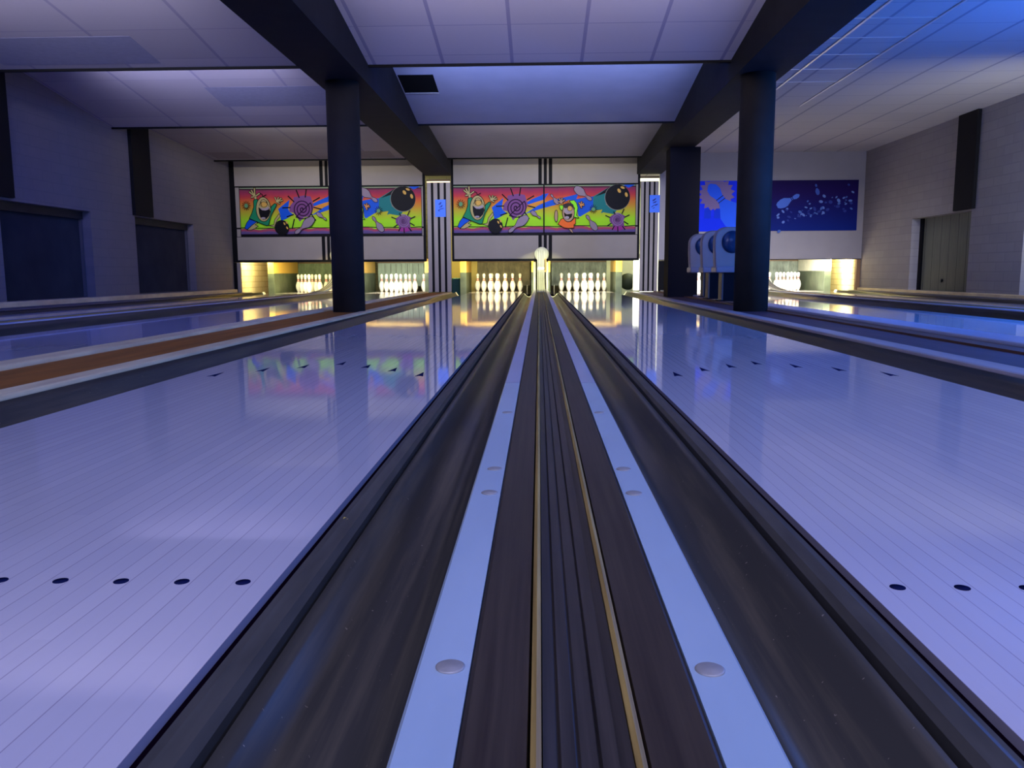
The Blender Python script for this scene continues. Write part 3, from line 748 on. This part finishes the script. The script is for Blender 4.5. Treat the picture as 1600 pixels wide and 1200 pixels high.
    M.ell(b, (182, 420), 32, 36, mc('sage', .12, .30, .12), 0); b.build('starburst', M.t)
def draw_right(M):
    b = MB(); M.poly(b, [(0, 250), (110, 235), (40, 330), (0, 345)], BLU); b.build('blue_streak', M.t); b = MB()
    M.poly(b, [(0, 400), (150, 340), (330, 310), (590, 245), (560, 330), (720, 300), (840, 290), (830, 490), (620, 612), (590, 600), (560, 380), (440, 340), (300, 400), (0, 475)], BLU)
    M.poly(b, [(830, 292), (1060, 160), (1040, 420), (1220, 510), (1170, 575), (1080, 560), (1000, 545), (960, 560), (980, 500), (880, 510), (830, 488)], TEAL)
    M.poly(b, [(860, 295), (1080, 150), (1060, 230), (930, 270)], BK); b.build('blue_streak', M.t); b = MB(); M.poly(b, [(1320, 110), (1500, 110), (1400, 160)], BLU)
    b.build('blue_streak', M.t)
    b = MB(); M.ell(b, (1222, 308), 207, 207, mc('halo', .20, .20, .16), 0); M.ell(b, (1226, 304), 200, 200, BK, 0, n=36)
    for c, rx, ry, r in (((1250, 203), 24, 38, -.6), ((1305, 155), 17, 36, -1.2), ((1366, 266), 22, 38, -.3)): M.ell(b, c, rx, ry, YEL, 0, r, 14)
    b.build('bowling_ball_drawing', M.t)
    M.pin('pin_drawing', (530, 145), (808, 350), fat=1.1); M.pin('pin_drawing', (265, 410), (142, 250), w=7); M.pin('pin_drawing', (890, 830), (722, 588))
    b = MB(); M.poly(b, [(1100, 620), (1170, 575), (1290, 575), (1350, 605), (1325, 680), (1345, 800), (1240, 840), (1150, 810), (1150, 740), (1100, 690)], PUR)
    M.poly(b, [(1165, 770), (1340, 770), (1345, 815), (1240, 840), (1150, 815)], MAG)
    M.line(b, spiral((1225, 662), 100, 3.3), 15, mc('lilac', .33, .20, .38))
    for p, q in (((1035, 598), (1105, 628)), ((1060, 765), (1125, 722)), ((1145, 822), (1175, 770)), ((1235, 850), (1232, 780)), ((1350, 822), (1310, 770)), ((1400, 735), (1335, 695)), ((1415, 592), (1345, 625)), ((1298, 568), (1330, 498)), ((1165, 540), (1185, 575))): M.line(b, [p, q], 17)
    b.build('spiral_sun', M.t)
    b = MB()
    M.hand(b, (312, 385), [(285, 325), (325, 320), (365, 345), (270, 370)], SKIN2, 22); M.hand(b, (628, 432), [(640, 380), (672, 405), (680, 430), (600, 395), (640, 470)], mc('orange_skin', .60, .26, .08), 20)
    M.shape(b, [(345, 385), (415, 375), (430, 400), (390, 430), (350, 425)], ORG)
    M.shape(b, [(280, 432), (375, 428), (372, 500), (320, 512), (290, 485)], LIM)
    M.ell(b, (230, 600), 27, 95, SKIN2, 9)
    M.shape(b, [(440, 362), (520, 350), (560, 400), (582, 470), (562, 590), (602, 632), (530, 628), (500, 570), (530, 480), (480, 410)], LIM)
    M.shape(b, [(310, 650), (350, 640), (470, 690), (545, 622), (545, 728), (520, 740), (520, 792), (440, 797), (360, 790), (260, 730)], ORG)
    M.shape(b, [(430, 800), (482, 812), (515, 880), (470, 858)], SKIN2, 7)
    M.ell(b, (428, 550), 98, 145, SKIN2, 10); M.ell(b, (425, 440), 88, 45, mc('dark_hair', .03, .02, .02), 0)
    M.shape(b, [(358, 548), (400, 580), (490, 568), (480, 620), (430, 655), (380, 650)], BK, 6); M.ell(b, (405, 628), 36, 24, TEETH, 0); M.ell(b, (420, 520), 62, 48, TEETH, 0)
    M.ell(b, (452, 482), 40, 42, YEL, 7)
    b.build('laughing_figure_in_orange', M.t)
    b = MB()
    for i in range(12):
        a = 2 * PI * i / 12; M.line(b, [(832 + 24 * math.cos(a), 498 + 26 * math.sin(a)), (832 + 62 * math.cos(a), 498 + 72 * math.sin(a))], 8)
    M.ell(b, (832, 498), 30, 30, mc('sage', .12, .30, .12), 0); b.build('starburst', M.t)
def big_mural(x0, x1, label):
    t = thing('cartoon_mural', (x0, MASKY - .014, 1.10), label, 'mural', 'rainbow cartoon murals')
    W = x1 - x0; H = .915; sx = W / 287.
    MB().box((0, 0, 0), (W, .012, H), RAIN).build('painted_board', t)
    fx = lambda u: (u / 10.667 - 5.2) * sx
    fz = lambda v: H - (v / 10.667 - 11.0) * H / 76.5
    M = Mural(t, fx, fz)
    b = MB(); q = [(0, .035), (.02, .035)]
    xs = [W * i / 40 for i in range(41)]
    y = -.0004
    def band(z0, z1, amp, ph, m, y):
        for i in range(40):
            f0 = amp * math.sin(xs[i] * 5.3 + ph) + amp * .6 * math.sin(xs[i] * 11 + ph); f1 = amp * math.sin(xs[i + 1] * 5.3 + ph) + amp * .6 * math.sin(xs[i + 1] * 11 + ph)
            b.add([(xs[i], y, z0 + f0), (xs[i + 1], y, z0 + f1), (xs[i + 1], y, z1 + f1), (xs[i], y, z1 + f0)], [(0, 1, 2, 3)], m)
    band(.150, .166, .006, 1, BK, -.0006)
    b.add([(0, -.0006, 0), (W, -.0006, 0), (W, -.0006, .045), (0, -.0006, .045)], [(0, 1, 2, 3)], BK)
    b.add([(0, -.0004, .895), (W, -.0004, .895), (W, -.0004, H), (0, -.0004, H)], [(0, 1, 2, 3)], mc('pale_green_edge', .20, .28, .15))
    band(.872, .885, .004, 2, BK, -.0006)
    b.build('wavy_borders', t)
    draw_left(M)
    fx2 = lambda w: (w / 10.32 + 140.0 ) * sx
    M2 = Mural(t, fx2, lambda v: H - (v / 10.32 - 10.5) * H / 76.5)
    draw_right(M2)
    MB().box((W * .495, -.05, 0), (W * .502, .0, H), BLACK).build('centre_seam', t)
big_mural(-5.735, -2.265, 'rainbow cartoon mural crossed by the left column')
big_mural(-1.65, 1.775, 'rainbow cartoon mural on the middle masking, between the striped panels')

# blue photographic mural
t = thing('blue_mural', (2.55, MASKY - .014, 1.145), 'blue mural of tumbling bowling pins behind the right column', 'mural')
def dark_bg():
    n = NB('mural_navy', rough=.6, spec=.1)
    n.color(n.ramp(n.M('DIVIDE', n.z, .925), [(0, (.003, .018, .20, 1)), (.4, (.006, .010, .15, 1)), (.75, (.016, .005, .10, 1)), (1, (.013, .004, .075, 1))])); return n.m
MB().box((1.5, 0, 0), (3.345, .012, .925), dark_bg()).build('navy_board', t)
MB().box((0, 0, 0), (1.5, .012, .925), mat('mural_bright_blue', (.0, .03, 1.0, 1), .45)).build('bright_blue_board', t)
fx = lambda u: (u / 5.926 + 1080 - 842.4) * 15.8 / 1282 * 1.0 - .034 - 2.55 + (u / 5.926 + 238) * .0000
fz = lambda v: .925 - (v / 5.926 - 13.0) * .925 / 78.
M = Mural(t, fx, fz)
b = MB(); pts = []
for i in range(36):
    a = 2 * PI * i / 36; r = (175 if i % 2 else 140); pts.append((185 + r * .95 * math.cos(a), 200 + min(0, 0) + r * .95 * math.sin(a)))
pts = [(u, max(v, 80)) for u, v in pts]
M.poly(b, pts, mc('dusk', .24, .17, .36)); b.build('sun_shape', t)
b = MB(); M.poly(b, [(-60, 420), (75, 420), (140, 400), (230, 380), (420, 420), (420, 540), (-60, 540)], mc('mid_blue', .0, .03, .95))
for cx, w in ((110, 30), (205, 36)): M.poly(b, [(cx - w, 420), (cx - w, 350), (cx - w * .5, 330), (cx + w * .5, 330), (cx + w, 350), (cx + w, 420)], mc('mid_blue2', .0, .04, .75))
b.build('skyline_shapes', t)
M.pin('big_pin_drawing', (440, 520), (118, 110), m=mc('pin_blue', .02, .13, 1.0), out=False, fat=1.25)
M.pin('pin_drawing', (728, 315), (922, 210), m=mc('pin_ice', .09, .20, .72), out=False, fat=1.1)
M.pin('pin_drawing', (1088, 212), (1062, 112), m=mc('pin_ice2', .06, .12, .50), out=False)
b = MB(); rnd = random.Random(4)
for i in range(64):
    u = rnd.uniform(735, 1400); cy = 440 - (u - 735) * .31; v = cy + rnd.gauss(0, 45)
    w = rnd.uniform(7, 20); M.ell(b, (u, v), w, w * rnd.uniform(.45, .9), rnd.choice([mc('shard_a', .08, .16, .50), mc('shard_b', .15, .25, .62), mc('shard_c', .03, .05, .28)]), 0, rnd.uniform(-1, 1), 8)
    M.layer -= 1 if i % 3 else 0
tag(b.build('scattered_shards', t), kind='stuff')

# ------------------------------------------------------------ bucket seats
SHELL = mat('grey_white_shell', (.33, .26, .20, 1), .45, noise=.06, nscale=6)
CUSH = mat('dark_teal_cushion', (.006, .035, .075, 1), .22)
LIP = mat('beige_seat_lip', (.30, .25, .24, 1), .4)
def make_seat():
    t = thing('bucket_seat', (0, 0, 0), 'x', 'seat', 'bucket seats on the right divider')
    W = .43; H0, H1 = .39, .845
    def rr(inset, top):
        p = []; r = .13; x0, x1 = inset, W - inset; z1 = top - inset
        p += [(x0 + .012, H0), (x0, H0 + .2)]
        for i in range(7):
            a = PI - PI / 2 * i / 6; p.append((x0 + r + r * math.cos(a), z1 - r + r * math.sin(a)))
        for i in range(7):
            a = PI / 2 - PI / 2 * i / 6; p.append((x1 - r + r * math.cos(a), z1 - r + r * math.sin(a)))
        p += [(x1, H0 + .2), (x1 - .012, H0)]
        return p
    rings = [(.012, -.0), (.0, .02), (.0, .10), (.03, .17)]
    n = len(rr(0, H1)); vs = []; fs = []
    for ins, y in rings: vs += [(x, y, z) for x, z in rr(ins, H1)]
    for k in range(len(rings) - 1):
        for i in range(n):
            j = (i + 1) % n; fs.append((k * n + i, k * n + j, (k + 1) * n + j, (k + 1) * n + i))
    fs += [tuple(range(n)), tuple(reversed(range((len(rings) - 1) * n, len(rings) * n)))]
    MB().add(vs, fs, SHELL, False).build('shell', t)
    o = MB().lathe([(.122, 0), (.118, .012), (.09, .028), (.05, .036), (0, .04)], CUSH, seg=40).build('round_cushion', t, loc=(.20, 0, .675)); o.rotation_euler = (PI / 2, 0, 0); o.scale = (1.0, 1.05, 1)
    MB().box((.016, -.03, .325), (W - .012, .26, .40), LIP).build('seat_pan', t, bevel=.018)
    MB().box((.115, .02, .0), (.265, .20, .33), mat('black_pedestal', (.006, .006, .007, 1), .5)).build('pedestal', t)
    MB().box((.098, .02, .0), (.114, .20, .33), mat('lit_pedestal_edge', (.10, .08, .06, 1), .5)).build('pedestal_lit_edge', t)  # tan slab paints the light falling on the pedestal's left side
    MB().box((.08, .0, .0), (.30, .26, .012), BLACK).build('foot_plate', t)
    return t
s0 = make_seat(); s0.location = (1.978, 9.6, .054); s0.rotation_euler = (0, 0, 0)
s0['label'] = 'nearest grey-white bucket seat with a blue round cushion, partly behind the column'
c = dup(s0, loc=(1.985, 10.4, .054)); c['label'] = 'middle one of the three grey-white bucket seats, between the other two'
c = dup(s0, loc=(1.978, 11.2, .054)); c['label'] = 'farthest grey-white bucket seat, next to the square pillar'
for ch in c.children:
    if ch.name.split('.')[0] in ('pedestal', 'pedestal_lit_edge', 'foot_plate'): ch.location.x = .10

# ------------------------------------------------------------ lights
def area(name, loc, rot, sx, sy, col, power, spread=180):
    l = bpy.data.lights.new(name, 'AREA'); l.shape = 'RECTANGLE'; l.size = sx; l.size_y = sy; l.color = (col[0], min(1, col[1] * 1.09), col[2]); l.energy = power; l.spread = math.radians(spread)
    o = bpy.data.objects.new(name, l); o.location = loc; o.rotation_euler = rot; COL.objects.link(o); return o
def point(name, loc, col, power, r=.1):
    l = bpy.data.lights.new(name, 'POINT'); l.color = col; l.energy = power; l.shadow_soft_size = r
    o = bpy.data.objects.new(name, l); o.location = loc; COL.objects.link(o); return o
FWD = (PI / 2, 0, 0)      # light shines towards +Y
def mask_top_light(y, x0, x1, z, col, p, tilt=0): area('mask_top_fill', ((x0 + x1) / 2, y + .05, z), (PI / 2 - tilt, 0, 0), x1 - x0, .07, col, p)  # unseen light added behind the last step to brighten the mask top
UV = (.22, .30, 1.0); LIL = (.62, .50, 1.0); NEU = (1.0, .80, .86)
def pair(y, x0, x1, ccol, pc, lcol, pl, zc=2.60):
    """the row of tubes behind one ceiling step: some face the ceiling beyond, some the lanes"""
    area('step_tube_up', ((x0 + x1) / 2, y + .34, zc - .15), (PI / 2 + .12, 0, 0), x1 - x0, .10, ccol, pc * .4, 60)
    area('step_tube_down', ((x0 + x1) / 2, y + .06, zc - .05), (PI / 2 - .75, 0, 0), x1 - x0, .07, lcol, pl, 130)
def mask_fill(x0, x1, mcol, pm, ccol, pc):
    area('mask_fill', ((x0 + x1) / 2, 11.55, 2.50), (PI / 2 - .22, 0, 0), x1 - x0, .07, mcol, pm, 75)  # unseen neutral light added behind the step to brighten the mask
    area('step_tube_up', ((x0 + x1) / 2, 11.55, 2.54), (PI / 2 + .45, 0, 0), x1 - x0, .07, ccol, pc, 130)
# middle bay
pair(-1.7, -1.5, 1.6, (.6, .5, 1), 8, (.44, .45, 1), 58)
pair(1.6, -1.5, 1.6, (.6, .52, 1), 10, (.26, .34, 1), 15)
pair(4.9, -1.5, 1.6, (.86, .74, 1), 50, (.10, .20, 1), 7)
pair(8.2, -1.5, 1.6, (.30, .38, 1), 62, (.05, .11, 1), 26, 2.58)
mask_fill(-1.3, 1.4, (1, .90, .90), 17, (.9, .85, 1), 16)
mask_top_light(15.13, -1.5, 1.6, 2.60, (1, .88, .88), 3, .2)
# left bay
pair(1.6, -5.2, -2.6, (.5, .48, 1), 6, (.10, .16, 1), 30)
pair(4.9, -5.2, -2.6, (.85, .76, 1), 50, (.04, .10, 1), 34)
pair(8.2, -5.0, -2.8, (.62, .58, 1), 40, (.05, .10, 1), 22, 2.58)
mask_fill(-4.8, -2.9, (1, .88, .86), 12, (1, .90, .95), 16)
mask_top_light(15.13, -5.4, -2.5, 2.60, (1, .86, .84), 2, .2)
# concourse behind the camera
area('concourse_lamp', (0, -3.6, 2.30), (math.radians(50), 0, 0), 8, .6, (.44, .46, 1), 84, 110)
# right bay
point('blue_fill', (5.1, 6.4, 1.6), (.05, .19, 1), 210, .2)  # unseen blue light added to tint the right ceiling and lanes
area('right_bay_fill', (3.9, 10.6, 2.42), (PI / 2 - .55, 0, 0), 2.2, .1, (.92, .82, 1), 36, 62)  # bodiless light added to brighten the right mural
q = area('right_wall_fill', (5.75, 8.5, 1.1), (0, 0, 0), .5, .3, (1, .90, .82), 20, 120); q.rotation_euler = Vector((-.25, .85, .18)).to_track_quat('-Z', 'Y').to_euler()  # light added out of view to lift the far right ceiling and wall
q = area('blue_side_fill', (5.3, 5.3, 1.7), (0, 0, 0), 1.2, .15, (.015, .16, 1), 170, 150); q.rotation_euler = Vector((-1.6, .7, -1.5)).to_track_quat('-Z', 'Y').to_euler()  # added unseen light that turns the right ledge and lanes bluer
q = area('blue_side_fill', (2.9, 1.7, 2.5), (0, 0, 0), .1, 1.2, (.05, .2, 1), 85); q.rotation_euler = Vector((-1.9, 1.1, -2.5)).to_track_quat('-Z', 'Y').to_euler()  # unseen light added to tint the near right lane blue
def spot(loc, to, col, power, ang):
    l = bpy.data.lights.new('lift_fill_spot', 'SPOT'); l.color = col; l.energy = power; l.spot_size = math.radians(ang); l.spot_blend = .5; l.shadow_soft_size = .02  # added spot that brightens the ball lift rails from out of sight
    o = bpy.data.objects.new('lift_fill_spot', l); o.location = loc; COL.objects.link(o)
    o.rotation_euler = (Vector(to) - Vector(loc)).to_track_quat('-Z', 'Y').to_euler()
spot((0, 11.62, 2.48), (0, 15.0, .40), (.95, 1, .50), 1300, 20.5)
spot((-3.89, 11.62, 2.48), (-3.89, 15.0, .40), (1, .85, .35), 900, 20.5)
# pin deck lamps
PL = {'2L': ((1, .86, .42), 45), '2R': ((1, .95, .70), 60), '1L': ((1, .84, .45), 50), '1R': ((1, .94, .66), 55), '3L': ((1, .98, .85), 110), '3R': ((1, .98, .80), 110)}
for k, x, d in LANEDEF:
    c_, p_ = PL[k]
    area('pin_deck_lamp', (x, 16.25, .60), (math.radians(62), 0, 0), .95, .08, c_, p_)
for loc, to, c_, p_ in (((-5.50, 16.35, .72), (-.75, .65, -.1), (1, .80, .42), 22), ((5.74, 16.35, .72), (.6, .8, -.1), (1, .90, .55), 50),
                        ((-1.87, 17.2, .75), (0, 1, -.3), (1, .80, .35), 14), ((2.0, 17.2, .75), (0, 1, -.3), (1, .95, .7), 14)):
    q = area('pit_side_lamp', loc, (0, 0, 0), .15, .06, c_, p_); q.rotation_euler = Vector(to).to_track_quat('-Z', 'Y').to_euler()
# small litter on the near mouldings
FL = mat('yellow_flake', (.55, .38, .06, 1), .7)
for x, y, z, lb in ((-.352, 1.295, -.0065, 'tiny yellow flake lying on the molding left of the left gutter'), (-.145, .96, .022, 'tiny yellow scrap at the edge of the left pale strip')):
    tag(MB().add([(-.004, -.006, 0), (.005, -.003, .001), (.003, .006, 0), (-.003, .004, .003), (0, 0, -.001)], [(0, 1, 2, 3), (0, 4, 1), (1, 4, 2), (2, 4, 3), (3, 4, 0)], FL).build('paper_flake', loc=(x, y, z)), lb, 'flake')

W = bpy.data.worlds.new('world'); S.world = W; W.use_nodes = True
W.node_tree.nodes['Background'].inputs[0].default_value = (.3, .3, .6, 1); W.node_tree.nodes['Background'].inputs[1].default_value = .05

# ------------------------------------------------------------ camera
pi_, ya, ro, h, X0, F = .134945, .0333796, -.0048402, .39333, -.034064, 1281.84
fwd = Vector((-math.sin(ya) * math.cos(pi_), math.cos(ya) * math.cos(pi_), -math.sin(pi_)))
right = Vector((math.cos(ya), math.sin(ya), 0)); up = right.cross(fwd)
r2 = right * math.cos(ro) + up * math.sin(ro); u2 = -right * math.sin(ro) + up * math.cos(ro)
cd = bpy.data.cameras.new('camera'); cam = bpy.data.objects.new('camera', cd); COL.objects.link(cam)
cam.matrix_world = Matrix(((r2.x, u2.x, -fwd.x, X0), (r2.y, u2.y, -fwd.y, 0), (r2.z, u2.z, -fwd.z, h), (0, 0, 0, 1)))
cd.sensor_width = 36; cd.lens = 36 * F / 1600; cd.clip_start = .02; cd.clip_end = 100
S.camera = cam
S.view_settings.view_transform = 'Standard'; S.view_settings.look = 'None'; S.view_settings.gamma = 1; S.view_settings.exposure = -.18
S.view_settings.use_curve_mapping = False
S.cycles.max_bounces = 8
